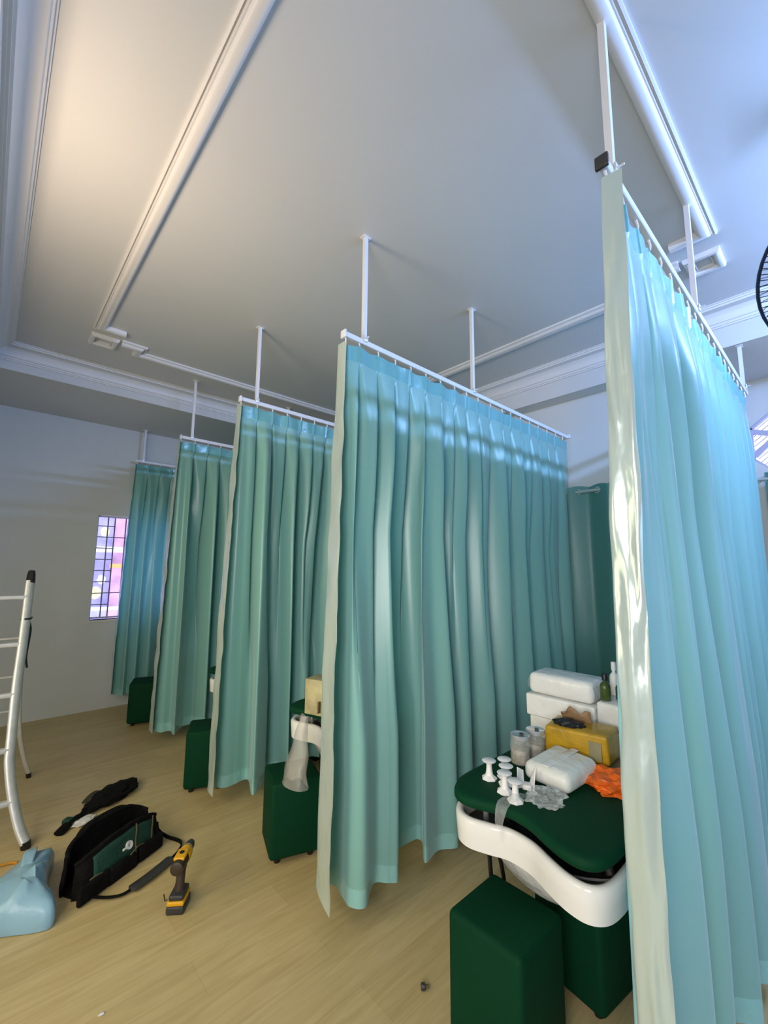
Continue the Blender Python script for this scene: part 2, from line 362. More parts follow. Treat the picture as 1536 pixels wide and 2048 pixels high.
# octagonal window in the recess
wo = bpy.data.objects.new('window_2', None); COL.objects.link(wo); wo.location = (XREC, .105, 2.65); wo['kind'] = 'structure'
OL = (XREC, .105, 2.65); b = MB()
for i in range(8):
    j = (i+1) % 8; b.bar((XREC+.05, *OCT[i]), (XREC+.05, *OCT[j]), .05, .035)
b.build('window_frame', M_winframe, wo, OL, smooth=False)
b = MB()
for (a, e) in (((.50, 2.765), (-.25, 2.50)), ((.49, 2.55), (.10, 2.95)), ((.22, 2.30), (-.28, 2.76)), ((.50-.3, 2.96), (-.29, 2.78))):
    b.bar((XREC+.05, *a), (XREC+.05, *e), .04, .04)
b.build('muntin', M_winframe, wo, OL, smooth=False)
b = MB()
for k in range(26):
    s = -.40+k*.032
    cy, cz = .105+s*.64, 2.65+s*.77          # louvre slats run parallel to the upper left edge
    h = math.sqrt(max(0, .40**2-s**2))*.96
    b.bar((XREC+.085, cy+h*.77, cz-h*.64), (XREC+.085, cy-h*.77, cz+h*.64), .008, .008)
b.build('slat', M_winframe, wo, OL, smooth=False)
MB().add([(XREC+.1, *p) for p in OCT], [tuple(range(8))]).build('pane', M_frost, wo, OL, smooth=False)

# ---------------------------------------------------------------- curtain rails
def rail(y, x0, x1, zt, rods, label, wall_end=False):
    r = thing('curtain_rail', label, 'curtain rail', (x0, y, zt), 'ceiling-hung curtain rails'); Lc = (x0, y, zt)
    b = MB(); b.rbox(((x0+x1)/2, y, zt-.015), (x1-x0, .026, .03), .003, seg=1); b.build('track', M_white_metal, r, Lc, smooth=False)
    e = MB(); e.rbox((x0-.006, y, zt-.016), (.014, .04, .044), .004); e.build('end_cap', M_dgrey if y < 1 else M_white_metal, r, Lc)
    for (x, top) in rods:
        g = MB(); g.box((x-.011, y-.011, zt), (x+.011, y+.011, top)); g.build('hanger_rod', M_white_metal, r, Lc, smooth=False)
        g = MB(); g.rbox((x, y, top-.003), (.055, .04, .006), .002); g.build('ceiling_plate', M_white_metal, r, Lc)
        g = MB(); g.rbox((x, y-.0165, zt+.004), (.03, .007, .034), .002); g.build('clamp', M_alu, r, Lc)
        g = MB(); g.tube([(x, y-.02, zt+.006), (x, y-.04, zt+.006)], .004, 8); g.build('screw', M_alu, r, Lc)
    if wall_end:
        g = MB(); g.rbox((x1-.008, y, zt-.011), (.016, .06, .036), .004); g.build('wall_bracket', M_white_metal, r, Lc)
    return r
YS = [0.4235, 1.737, 3.026, 4.385, 5.79]
ZT = [2.876, 2.852, 2.872, 2.880, 2.880]
X0S = [1.30, 1.295, 1.30, 1.30, 1.224]
rail(YS[0], X0S[0], 3.89, ZT[0], [(1.375, ZC), (2.461, ZC), (3.80, ZR)], 'curtain rail over the big curtain at right, nearest the camera')
rail(YS[1], X0S[1], XR, ZT[1], [(1.43, ZC), (2.44, ZC)], 'white curtain rail over the wide pleated middle curtain, fixed to right wall', True)
rail(YS[2], X0S[2], XR, ZT[2], [(1.425, ZC), (2.47, ZC)], 'white curtain rail just left of the wide middle one', True)
rail(YS[3], X0S[3], XR, ZT[3], [(1.40, ZC), (2.47, ZC)], 'white curtain rail second from the far wall', True)
rail(YS[4], X0S[4], XR, ZT[4], [(1.30, ZFAR), (2.47, ZFAR)], 'grey-looking curtain rail beside the far window wall', True)

# ---------------------------------------------------------------- pinch-pleat curtains
def curtain(y0, zt, zh, ctrl, label, hooks, nstrip, pleat=.134, seed=0, ease=1.7, depth=.105, ymax=None, hg=.018):
    """ctrl: (x_top, y_top, x_hem, y_hem) along the cloth, free edge first; the first nstrip spans are the turned-back side hem."""
    N = 16
    top = catmull([(q[0], q[1], 0) for q in ctrl], N); bot = catmull([(q[2], q[3], 0) for q in ctrl], N)
    n = len(top); RH = 4; RM = 50; RB = 3
    ts = [i/RH*.036 for i in range(RH)] + [.036+(.972-.036)*(i/RM)**1.25 for i in range(RM)] + [.972+.028*i/RB for i in range(RB+1)]
    ox = random.random()*10+seed
    rows = []; xs0 = hooks[0]; hk = hooks[1:-1]
    var = [random.uniform(.55, 1.25) for _ in hk]; wid = [random.uniform(.7, 1.4) for _ in hk]; off = [random.uniform(-.018, .018) for _ in hk]
    for t in ts:
        w_ = 1-(1-t)**ease; row = []
        z = zt+(zh-zt)*t
        up = max(0, t-.034); A = depth*min(1, up/.10)*max(0, 1-(t/.75)**1.6); wv = .006+.052*min(1, up/.34); yl = None if ymax is None else ymax+.09*max(0, min(1, (.72-t)/.15))
        for k in range(n):
            p = top[k].lerp(bot[k], w_); zz = z
            if k > nstrip*N:
                x = top[k].x; dmin = 9
                for h_, v_, w2, o_ in zip(hk, var, wid, off):
                    d = x-(h_+o_*min(1, t*2.5)); dmin = min(dmin, abs(x-h_))
                    if abs(d) < .16:
                        # cloth tucks back behind each pinch: the panel on its left rolls over a deep narrow gap
                        ww = wv*w2*(.38 if d < 0 else 1.15)
                        gg = math.exp(-(d/ww)**2)
                        p.y += A*v_*gg
                        p.x -= .30*A*v_*gg*(1 if d > 0 else .4)
                        if d < 0: p.y -= .22*A*v_*math.exp(-((d+.035)/.03)**2)
                    if t < .05: p.y -= .009*math.exp(-((x-h_)/.007)**2)*(1 if t < .036 else (.05-t)/.014)
                p.y -= .014*min(1, up/.1)*max(0, 1-t/.6)*min(1, dmin/.06)
                p.y += .006*math.sin(x*38+seed)*max(0, 1-t/.08)
                if t < .001: zz -= .010*min(1, dmin/.055)
            else:
                p.x += .010*noise.noise(Vector((k*.10, t*19+ox, seed)))*min(1, t*6); p.y += .007*noise.noise(Vector((k*.05+7, t*12+ox, seed)))*min(1, t*6)
            p.y += noise.noise(Vector((k*.04+ox, t*3.0, seed)))*.012*t
            if yl is not None and top[k].x > 1.36 and p.y > yl: p.y = yl+(p.y-yl)*.15
            row.append((p.x, p.y, zz))
        rows.append(row)
    loc = (top[0].x, y0, zh)
    r = thing('curtain', label, 'curtain', loc, 'mint pleated bay curtains')
    ks = nstrip*N
    def part(name, i0, i1, k0, k1, material):
        g = MB(); g.grid([row[k0:k1+1] for row in rows[i0:i1+1]]); return g.build(name, material, r, loc, angle=179)
    part('side_hem', 0, len(ts)-1, 0, ks, M_strip)
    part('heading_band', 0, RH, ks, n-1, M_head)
    part('fabric_panel', RH, RH+RM, ks, n-1, M_cur)
    part('bottom_hem', RH+RM, len(ts)-1, ks, n-1, M_hem)
    for x in hooks:
        g = MB(); g.tube([(x, y0, zt+hg), (x, y0-.005, zt+.008), (x, y0-.003, zt-.012)], [.005, .004, .003], 8); g.build('hook', M_white_pl, r, loc)
    return r

def waves(ctrl, x_end, y_mid, pleat, amp_n, amp_f, per, rnd, yt):
    """continue a control list with folds along the rail up to x_end"""
    xt, xh = ctrl[-1][0], ctrl[-1][2]; s = 1 if ctrl[-1][3] > y_mid else -1
    total = x_end-xt; nf = max(2, int(round(total/per)))*2
    for i in range(1, nf+1):
        s = -s; f = i/nf
        jx = (random.random()-.5)*per*.3*rnd; a = (amp_n*(1-f)+amp_f*f)*(1+(random.random()-.5)*.7*rnd)
        xx = xh+(x_end-xh)*f
        ctrl.append((xt+total*f, yt, xx+jx*(1 if i < nf else 0), y_mid+s*a))
    return ctrl
E_ = [None]*5
# middle curtain
y = YS[1]
c1 = [(1.300, 1.725, 1.232, 1.675), (1.300, 1.800, 1.287, 1.855), (1.318, 1.745, 1.362, 1.822), (1.345, 1.737, 1.348, 1.735), (1.375, 1.737, 1.338, 1.660),
      (1.41, 1.737, 1.385, 1.615), (1.47, 1.737, 1.472, 1.680), (1.53, 1.737, 1.525, 1.700), (1.60, 1.737, 1.570, 1.655), (1.669, 1.737, 1.618, 1.640), (1.72, 1.737, 1.70, 1.80),
      (1.801, 1.737, 1.83, 1.850), (1.86, 1.737, 1.925, 1.770), (1.938, 1.737, 1.806, 1.640), (2.00, 1.737, 1.93, 1.655), (2.079, 1.737, 2.045, 1.612), (2.14, 1.737, 2.12, 1.84)]
c1 = waves(c1, 3.90, 1.72, .134, .085, .05, .25, .8, 1.737)
hk1 = [1.30, 1.395, 1.534, 1.669, 1.801, 1.938, 2.079, 2.226, 2.359, 2.495, 2.653, 2.808, 2.93, 3.08, 3.22, 3.37, 3.52, 3.68, 3.82]
curtain(y, ZT[1]-.05, .10, c1, 'wide mint satin curtain across the middle of the room, tip nearly touching floor', hk1, 1, seed=1, ymax=1.80)
# second
y = YS[2]
c2 = [(1.30, y-.02, 1.236, 2.985), (1.295, y+.055, 1.262, 3.14), (1.32, y, 1.34, 3.07), (1.36, y, 1.42, 3.064), (1.424, y, 1.513, 3.06), (1.50, y, 1.445, 2.848), (1.563, y, 1.60, 2.975),
      (1.63, y, 1.63, 3.10), (1.693, y, 1.72, 3.02), (1.76, y, 1.76, 2.93), (1.826, y, 1.80, 3.10)]
c2 = waves(c2, 3.90, y, .134, .08, .06, .25, .8, y)
curtain(y, ZT[2]-.05, .10, c2, 'mint curtain with deep folds directly left of the wide middle curtain', [1.30+.131*i for i in range(19)], 1, seed=2, ymax=3.09)
y = YS[3]
c3 = [(1.29, y-.02, 1.245, 4.42), (1.285, y+.04, 1.255, 4.56), (1.31, y, 1.31, 4.43), (1.36, y, 1.388, 4.40), (1.404, y, 1.384, 4.28), (1.46, y, 1.47, 4.40), (1.527, y, 1.585, 4.52), (1.59, y, 1.612, 4.40), (1.66, y, 1.66, 4.30), (1.72, y, 1.72, 4.44)]
c3 = waves(c3, 3.90, y, .134, .08, .06, .26, .8, y)
curtain(y, ZT[3]-.05, .10, c3, 'mint curtain third from the far wall end, behind a green stool', [1.30+.131*i for i in range(19)], 1, seed=3, ymax=4.45)
y = YS[4]-.03
c4 = [(1.215, y-.02, 1.150, 5.70), (1.212, y+.03, 1.16, 5.79), (1.23, y, 1.225, 5.70), (1.28, y, 1.25, 5.63), (1.33, y, 1.30, 5.72), (1.39, y, 1.36, 5.64), (1.45, y, 1.42, 5.76), (1.52, y, 1.50, 5.68)]
c4 = waves(c4, 3.90, y-.01, .134, .07, .06, .24, .6, y)
curtain(y, ZT[4]-.05, .17, c4, 'far mint curtain hanging in front of the barred window, glowing with daylight', [1.23+.131*i for i in range(19)], 1, seed=4, depth=.04)
# nearest, right
y = YS[0]
c0 = [(1.305, .372, 1.30, .388), (1.302, .40, 1.288, .43), (1.302, .432, 1.30, .478), (1.35, .43, 1.38, .48), (1.41, .4235, 1.50, .425), (1.47, .4235, 1.60, .375), (1.54, .4235, 1.67, .45),
      (1.62, .4235, 1.76, .36), (1.70, .4235, 1.86, .43), (1.78, .4235, 1.95, .455), (1.86, .4235, 2.06, .352), (1.93, .4235, 2.14, .42), (2.0, .4235, 2.20, .445), (2.08, .4235, 2.26, .358), (2.2, .4235, 2.38, .345), (2.3, .4235, 2.47, .45)]
c0 = waves(c0, 3.84, .412, .134, .05, .045, .27, .5, y)
curtain(y, ZT[0]-.066, .10, c0, 'big pale turquoise curtain at right edge, closest to the camera', [1.315, 1.46]+[1.60+.137*i for i in range(17)], 2, seed=5, depth=.05, ease=2.2, hg=.032)

# ---------------------------------------------------------------- eyelet curtains on rods along the right wall
def eyelet(x, y0, y1, zrod, ztop, zbot, label, rlabel, per=.17):
    rd = thing('curtain_rod', rlabel, 'curtain rod', (x, (y0+y1)/2, zrod)); Lr = (x, (y0+y1)/2, zrod)
    MB().tube([(x, y0-.1, zrod), (x, y1+.06, zrod)], .014, 14).build('rod', M_eyerod, rd, Lr)
    for yy in (y0-.06, y1+.035):
        g = MB(); g.tube([(x, yy, zrod), (x+.09, yy, zrod)], .009, 8); g.build('bracket', M_eyerod, rd, Lr)
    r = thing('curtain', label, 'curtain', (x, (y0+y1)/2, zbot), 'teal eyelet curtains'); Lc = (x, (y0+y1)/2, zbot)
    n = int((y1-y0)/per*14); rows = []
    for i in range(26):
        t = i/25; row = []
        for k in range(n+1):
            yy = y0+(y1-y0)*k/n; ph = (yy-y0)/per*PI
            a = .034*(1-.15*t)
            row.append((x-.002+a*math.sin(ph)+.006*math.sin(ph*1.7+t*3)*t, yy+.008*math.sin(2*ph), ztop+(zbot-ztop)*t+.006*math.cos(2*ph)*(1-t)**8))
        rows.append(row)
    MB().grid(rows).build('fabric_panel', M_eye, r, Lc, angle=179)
    k = 0; yy = y0
    while yy < y1+.001:
        g = MB(); prof = []
        ring = [(x+.024*math.cos(2*PI*q/16)*.35, yy+.01*math.sin(k)+.024*math.cos(2*PI*q/16)*.9, zrod+.024*math.sin(2*PI*q/16)) for q in range(17)]
        g.tube(ring, .006, 6, cap=False); g.build('eyelet', M_eyerod, r, Lc); yy += per; k += 1
M_eyerod = mat('grey_green_rod', (.42, .50, .48), .3, metal=.2, var=.05)
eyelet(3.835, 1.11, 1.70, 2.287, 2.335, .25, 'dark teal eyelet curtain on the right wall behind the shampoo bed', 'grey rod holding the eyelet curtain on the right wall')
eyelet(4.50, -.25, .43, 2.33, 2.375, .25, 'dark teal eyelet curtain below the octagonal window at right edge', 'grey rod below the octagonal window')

# ---------------------------------------------------------------- green cube stools
def stool(label, loc, rz, sz=.285, h=.42):
    r = thing('stool', label, 'stool', loc, 'green cube stools', rz)
    MB().rbox((sz/2, sz/2, .03+(h-.03)/2), (sz, sz, h-.03), .022, seg=4).build('body', M_green, r, angle=60)
    for i, j in ((.05, .05), (sz-.05, .05), (.05, sz-.05), (sz-.05, sz-.05)):
        MB().lathe([(.016, 0), (.02, .031)], (i, j, 0), 12).build('foot', M_black, r)
    return r
s1 = stool('dark green cube stool in the foreground under the shampoo basin', (1.305, .795, 0), 0.0)
dup(s1, (1.735, .735, 0), 'dark green cube stool pushed behind the foreground stool, under the basin', -0.14)
dup(s1, (1.262, 2.262, 0), 'dark green cube stool left of the wide middle curtain, under a white basin', -.33)
dup(s1, (1.168, 3.35, 0), 'dark green cube stool between the two mid-left curtains', -.42)
dup(s1, (1.175, 5.065, 0), 'dark green cube stool nearest the barred window', -.36)

# ---------------------------------------------------------------- shampoo beds (origin: floor below the middle of the basin edge line)
def offset_poly(P, d):
    n = len(P); out = []
    for i in range(n):
        a, b_, c_ = Vector(P[i-1]), Vector(P[i]), Vector(P[(i+1) % n])
        d1 = (b_-a).normalized(); d2 = (c_-b_).normalized()
        n1 = Vector((-d1.y, d1.x)); n2 = Vector((-d2.y, d2.x)); mt = n1+n2
        mt = mt/max(mt.dot(n1), .5); out.append(b_+mt*d)
    return out
FRONT = [(1.86, .302), (1.62, .302), (1.50, .298), (1.425, .275), (1.378, .235), (1.364, .18), (1.385, .11), (1.410, .045), (1.402, -.04), (1.366, -.12), (1.340, -.19), (1.338, -.25), (1.372, -.29), (1.44, -.306), (1.56, -.308), (1.86, -.308)]
def bed(label, loc):
    r = thing('shampoo_bed', label, 'shampoo bed', loc, 'shampoo beds in the curtained bays')
    fr = [p.to_2d() for p in catmull([(a, b_, 0) for a, b_ in FRONT], 6)]
    # pad
    out = fr + [Vector((3.30, -.308)), Vector((3.36, -.25)), Vector((3.36, .25)), Vector((3.30, .302))]
    rings = []
    for (ins, z) in ((.006, .744), (0, .750), (0, .764), (.004, .773), (.012, .778), (.028, .780)):
        rings.append([(p[0], p[1], z) for p in offset_poly(out, ins)])
    b = MB(); n = len(out)
    for q in rings: b.v += q
    for i in range(len(rings)-1):
        for k in range(n): b.f.append((i*n+k, i*n+(k+1) % n, (i+1)*n+(k+1) % n, (i+1)*n+k))
    b.f.append(tuple(range(n))[::-1]); b.f.append(tuple((len(rings)-1)*n+k for k in range(n)))
    b.build('pad', M_green, r, angle=60)
    # basin rim, S-shaped front
    sh = [Vector((p[0]+(.018 if p[0] < 1.6 else 0), p[1]*1.0)) for p in fr]
    sec = [(.000, .600), (-.004, .650), (-.006, .688), (.000, .697), (.010, .700), (.020, .697), (.026, .688), (.026, .60)]
    rows = []
    for i, p in enumerate(sh):
        t = (sh[min(i+1, len(sh)-1)]-sh[max(i-1, 0)]).normalized(); nn = Vector((-t.y, t.x))
        rows.append([(p.x+nn.x*o, p.y+nn.y*o, z) for o, z in sec] + [(p.x, p.y, .6)])
    b = MB(); b.grid(rows); b.f.append(tuple(range(len(sec)))); b.f.append(tuple((len(rows)-1)*(len(sec)+1)+k for k in range(len(sec))))
    b.build('basin_rim', M_ceramic, r, angle=50)
    # bowl under the rim, wrapped in film
    b = MB(); cx, cy = 1.665, -.02; n = 36; rows = []
    for i in range(12):
        a = i/11*PI/2; rr = math.cos(a)
        rows.append([(cx+.235*rr*math.cos(2*PI*k/n), cy+.275*rr*math.sin(2*PI*k/n), .640-.205*math.sin(a)) for k in range(n+1)])
    b.grid(rows); b.build('bowl', M_bowl, r, angle=179)
    b = MB(); P = [(p.x, p.y, .632) for p in sh]; b.add(P, [tuple(range(len(P)))]); b.build('basin_floor', M_black, r, smooth=False)
    b = MB(); b.tube([(1.52, .20, .625), (1.52, .20, .69), (1.55, .17, .715), (1.60, .12, .70)], .012, 10); b.build('tap', M_lid, r)
    b = MB(); b.tube([(1.56, -.24, .632), (1.58, -.22, .67), (1.64, -.2, .66), (1.66, -.12, .65)], .014, 10); b.build('hand_shower', M_dgrey, r)
    for yy, xx in ((.17, 1.58), (-.17, 1.62)):
        MB().box((xx, yy-.035, .632), (xx+.06, yy+.035, .748)).build('pad_support', M_black, r, smooth=False)
    MB().rbox((2.70, 0, .388), (1.26, .54, .71), .02).build('base', M_green, r, angle=60)
    MB().rbox((2.70, 0, .018), (1.18, .48, .036), .008).build('plinth', M_black, r)
    b = MB(); b.rbox((1.96, 0, .56), (.24, .3, .12), .02); b.build('basin_arm', M_black, r)
    for q, (dx, dy) in enumerate(((0, 0), (.03, -.02))):
        b = MB(); b.tube(catmull([(1.62+dx, .262+dy, .63), (1.625+dx, .265+dy, .5), (1.64+dx*2, .262+dy, .3), (1.63+dx, .25+dy, .12), (1.68, .25+dy, .014), (1.8, .2, .014), (1.97, .15+dy, .014)], 5), .009, 8); b.build('hose', M_black, r)
    return r
b1 = bed('green shampoo bed with white S-shaped basin in the front bay, loaded with packages', (0, .858, 0))
dup(b1, (.05, 2.15, 0), 'green shampoo bed mostly hidden behind the wide middle curtain, carton on it')
dup(b1, (.05, 3.43, 0), 'shampoo bed showing a bit of white basin between mid-left curtains')
dup(b1, (.02, 4.82, 0), 'shampoo bed with only a basin corner showing near the barred window')
PZ = .780

# ---------------------------------------------------------------- things on the front bed
# white plastic suction feet with a flat round head
def peg(label, x, y, rz=0.0):
    r = thing('plastic_peg', label, 'peg', (x, y, PZ), 'white plastic pegs on the green pad', rz)
    MB().lathe([(0.0, .070), (.024, .070), (.0275, .0675), (.025, .064), (.012, .058), (.0105, .05)], n=24).build('disc_head', M_white_pl, r)
    MB().lathe([(.0105, .05), (.012, .03), (.016, .012), (.020, .010)], n=16).build('stem', M_white_pl, r)
    b = MB(); b.lathe([(.030, 0), (.030, .004), (.023, .010), (.014, .016)], n=7); b.build('base', M_white_pl, r, angle=20)
    return r
p0 = peg('white peg farthest left on the green pad', 1.543, 1.055)
for (x, y, rz, lb) in ((1.600, 1.022, .4, 'white peg farthest back, nearest the glass jar'), (1.552, .985, 1.0, 'white peg in the middle of the small cluster'),
                       (1.497, .957, .7, 'white peg in the front row, second from the front'), (1.470, .897, .2, 'white peg at the very front of the cluster, beside the crumpled film')):
    dup(p0, (x, y, PZ), lb, rz)
# glass jars
def jar(label, x, y):
    r = thing('glass_jar', label, 'jar', (x, y, PZ), 'glass jars on the green pad')
    MB().lathe([(.036, 0), (.041, .004), (.042, .082), (.039, .094), (.036, .10)], n=28).build('glass_body', M_glass, r)
    MB().lathe([(.034, .003), (.038, .006), (.038, .06), (0, .064)], n=24).build('contents', M_jarfill, r)
    b_ = MB().lathe([(.040, .10), (.041, .101), (.041, .115), (.038, .118), (.034, .1155), (0, .1155)], n=28); lid_ = b_.build('lid', M_lid, r)
    b = MB(); b.rbox((.006, -.004, .1175), (.024, .016, .003), .001, rot=.6); b.build('label', M_dgrey, lid_)
    return r
j = jar('glass jar with silver lid, left of the pair', 1.762, 1.045)
dup(j, (1.865, 1.03, PZ), 'glass jar with silver lid, right and behind of the pair')
# white folded bracket
br = thing('plastic_clip', 'white folded plastic clip between the pegs and the tissue pack', 'clip', (1.590, .918, PZ))
def shell(pts, th, hgt):
    b = MB(); rows = []
    for (x, y) in pts: rows.append([(x, y, 0), (x*.9, y*.9, hgt)])
    b.grid(rows); rows = [[(x+th, y+th, 0), (x*.9+th, y*.9+th, hgt)] for x, y in pts]; b.grid(rows); return b
b = MB()
b.add([(-.03, .022, 0), (-.02, .026, .07), (.005, .018, .055), (-.008, .008, 0), (-.03, .026, 0), (-.02, .030, .07), (.005, .022, .055), (-.008, .012, 0)], [(0,1,2,3),(7,6,5,4),(0,4,5,1),(1,5,6,2),(2,6,7,3),(3,7,4,0)])
b.build('upright_flap', M_white_pl, br, smooth=False)
b = MB()
b.add([(-.012, -.034, 0), (.012, -.03, .075), (.022, -.012, .05), (.012, 0, 0), (-.012, -.031, 0), (.012, -.027, .075), (.022, -.009, .05), (.012, .003, 0)], [(0,1,2,3),(7,6,5,4),(0,4,5,1),(1,5,6,2),(2,6,7,3),(3,7,4,0)])
b.build('curved_flap', M_white_pl, br, smooth=False)
MB().rbox((-.006, -.004, .009), (.036, .034, .018), .004, rot=.4).build('body', M_white_pl, br)
# tissue pack
tp = thing('tissue_pack', 'white tissue pack in front of the yellow taped parcel', 'tissue pack', (1.752, .862, PZ))
ang = -.05
def puff(c): 
    q = c.copy(); q.z *= 1-.25*(abs(q.y)/.12)**3
    q.z += .006*noise.noise(q*18); q.x += .006*noise.noise(q*14+Vector((3, 1, 2))); return q
MB().rbox((0, 0, .041), (.25, .190, .080), .03, rot=ang, seg=5, fn=puff).build('wrapped_body', M_tissue, tp, angle=60)
b = MB(); b.rbox((0, 0, .082), (.24, .03, .004), .0015, rot=ang); b.build('top_seam', M_wrap, tp)
# crumpled clear film beside it
cf = tag(MB().blob((1.535, .815, PZ+.022), (.056, .042, .026), amp=.55, freq=3.5, seed=4, sub=4, rot=-.7, floor=PZ+.001).build('crumpled_film', M_film, loc=(1.535, .815, PZ), angle=25), 'crumpled clear plastic film at the front of the tissue pack', 'plastic film')
hf = MB(); rows = []
pth = catmull([(1.50, .872, PZ+.020), (1.45, .890, PZ+.026), (1.395, .900, PZ+.012), (1.378, .903, PZ-.03), (1.380, .903, PZ-.075), (1.384, .902, PZ-.115)], 4)
for i, q in enumerate(pth):
    t = i/(len(pth)-1); wd = .06*(1-t)**.8+.004
    rows.append([(q.x+.010*noise.noise(Vector((t*4, k*.8, 1)))-.004, q.y+(k/6-.5)*wd, q.z+.010*noise.noise(Vector((t*5, k*.9, 5)))) for k in range(7)])
hf.grid(rows); tag(hf.build('hanging_film', M_film, loc=(1.38, .885, .75), angle=179), 'wisp of clear film hanging over the pad edge above the white basin', 'plastic film')
# yellow taped parcel
yp = thing('parcel', 'yellow taped parcel with torn open top, leaning on white packages', 'parcel', (1.962, .868, PZ+.031))
tl = Matrix.Rotation(-.03, 4, 'Y') @ Matrix.Rotation(-.04, 4, 'X')
def lump(c):
    q = c.copy(); q += .012*noise.noise_vector(q*9); return q
ybody = MB().rbox((0, 0, .066), (.15, .26, .118), .012, rot=.06, tilt=tl, seg=3, fn=lump).build('box_body', M_yellow, yp, angle=50)
b = MB(); b.blob((-.03, .035, .124), (.035, .062, .020), amp=.35, freq=3, seed=8, sub=3, rot=.1); b.build('dark_opening', M_black, yp, angle=30)
b = MB(); rows = []
for i in range(7):
    rows.append([(.035-.006*k+.008*noise.noise(Vector((i, k*.6, 3))), -.035+.13*i/6+.010*noise.noise(Vector((i*.7, k, 0))), .122+.060*k/4*(1+.9*noise.noise(Vector((i*.9, 2.2, k*.3))))) for k in range(5)])
b.grid(rows); g = b.build('torn_flap', M_card, yp, angle=30)
sm = g.modifiers.new('thick', 'SOLIDIFY'); sm.thickness = .004
b = MB(); b.rbox((-.072, -.085, .06), (.006, .05, .07), .001, rot=.06); b.build('tape_patch', mat('grey_tape', (.22, .20, .11), .35, var=.2), ybody)
# brown carton beneath the parcel, orange film
bc = thing('carton', 'small brown cardboard carton under the right end of the yellow parcel', 'carton', (1.985, .785, PZ))
MB().rbox((0, 0, .0148), (.15, .37, .0295), .004).build('box_body', M_card, bc, angle=50)
MB().rbox((-.0755, -.08, .015), (.002, .03, .027), .0008).build('tape_strip', M_film2, bc)
tag(MB().blob((1.825, .688, PZ+.022), (.075, .095, .035), amp=.6, freq=2.6, seed=11, sub=4, rot=.4, floor=PZ+.001).build('crumpled_bag', M_orange, loc=(1.825, .688, PZ), angle=22), 'crumpled bright orange plastic bag on the green pad', 'bag')
# stack of film-wrapped white packages at the back
def pack(label, x, y, z, sx, sy, sz, rz, rr=.02, fz=.004, g='film-wrapped white packages'):
    r = thing('wrapped_package', label, 'package', (x, y, z), g)
    def fn(cc):
        q = cc.copy(); q += fz*noise.noise_vector(q*12+Vector((x*5, y*7, z*9))); return q
    MB().rbox((0, 0, sz/2), (sx, sy, sz), rr, rot=rz, seg=4, fn=fn).build('pack_body', M_wrap, r, angle=60)
    for s in (-1, 1):
        b = MB(); rows = []
        for i in range(5):
            rows.append([Matrix.Rotation(rz, 3, 'Z') @ Vector((-sx*.45+sx*.9*k/7, s*(sy/2+.002+.006*math.sin(k*1.3+i)), sz*(.2+.15*i))) for k in range(8)])
        b.grid(rows); b.build('film_fold', M_film, r, angle=179)
    return r
rz = .02
pack('white box lowest in the package stack, behind the glass jars', 2.185, 1.02, PZ+.004, .21, .31, .100, rz, .008)
pack('long white package in the middle of the stack', 2.175, 1.02, PZ+.105, .22, .33, .100, rz, .008)
pack('rounded white wrapped roll on top of the package stack', 2.175, 1.022, PZ+.207, .19, .315, .100, rz, .028)
pack('white package lowest at right end, behind the yellow parcel', 2.19, .715, PZ+.004, .22, .27, .118, rz, .012)
pack('white package on the right, under the small bottles', 2.19, .715, PZ+.124, .22, .27, .112, rz, .012)
def bottle(label, x, y, m, cm, h=.10, r0=.022):
    r = thing('bottle', label, 'bottle', (x, y, PZ+.237), 'small bottles on the white packages')
    MB().lathe([(r0*.9, 0), (r0, .004), (r0, h*.6), (r0*.85, h*.7), (r0*.4, h*.78), (r0*.38, h*.9)], n=20).build('bottle_body', m, r)
    MB().lathe([(r0*.55, h*.86), (r0*.55, h*1.12), (r0*.45, h*1.15)], n=16).build('cap', cm, r)
    return r
bottle('green glass bottle with black cap on the white package', 2.125, .822, M_bottle, M_black)
bottle('olive glass bottle beside the curtain edge on the white package', 2.18, .775, M_bottle, M_dgrey, .085)
bottle('white bottle with white cap behind the green bottle', 2.245, .825, M_white_pl, M_white_pl, .13, .02)
bottle('white plastic bottle partly hidden by the near curtain', 2.115, .738, M_white_pl, M_white_pl, .11, .026)

# ---------------------------------------------------------------- second bay: carton on the pad and plastic bag hanging from it
bx = thing('carton', 'tall pale printed carton on the second bed, left of wide curtain', 'carton', (1.485, 2.155, PZ))
MB().rbox((0, 0, .095), (.12, .12, .19), .003, rot=.35).build('box_body', M_card2, bx, angle=50)
b = MB(); b.rbox((-.03, -.06, .05), (.07, .01, .06), .002, rot=.35); b.build('printed_panel', mat('printed_brown', (.18, .12, .06), .5, var=.4, vscale=40), bx)
b = MB(); rows = []
for i in range(20):
    t = i/19; row = []
    wd = .05+.13*t
    for k in range(19):
        a = 2*PI*k/18
        nz = noise.noise(Vector((math.cos(a)*1.6, math.sin(a)*1.6, t*2.6)))
        rr = (1+.45*nz)
        row.append((1.355-.02*t+.032*(.5+t)*math.cos(a)*rr, 2.105+.05*t+wd*.5*math.sin(a)*rr, PZ+.02-.36*t+.012*nz))
    rows.append(row)
b.grid(rows); tag(b.build('plastic_bag', M_film2, loc=(1.35, 2.12, .43), angle=179), 'milky plastic bag hanging from second basin onto the green stool', 'bag')

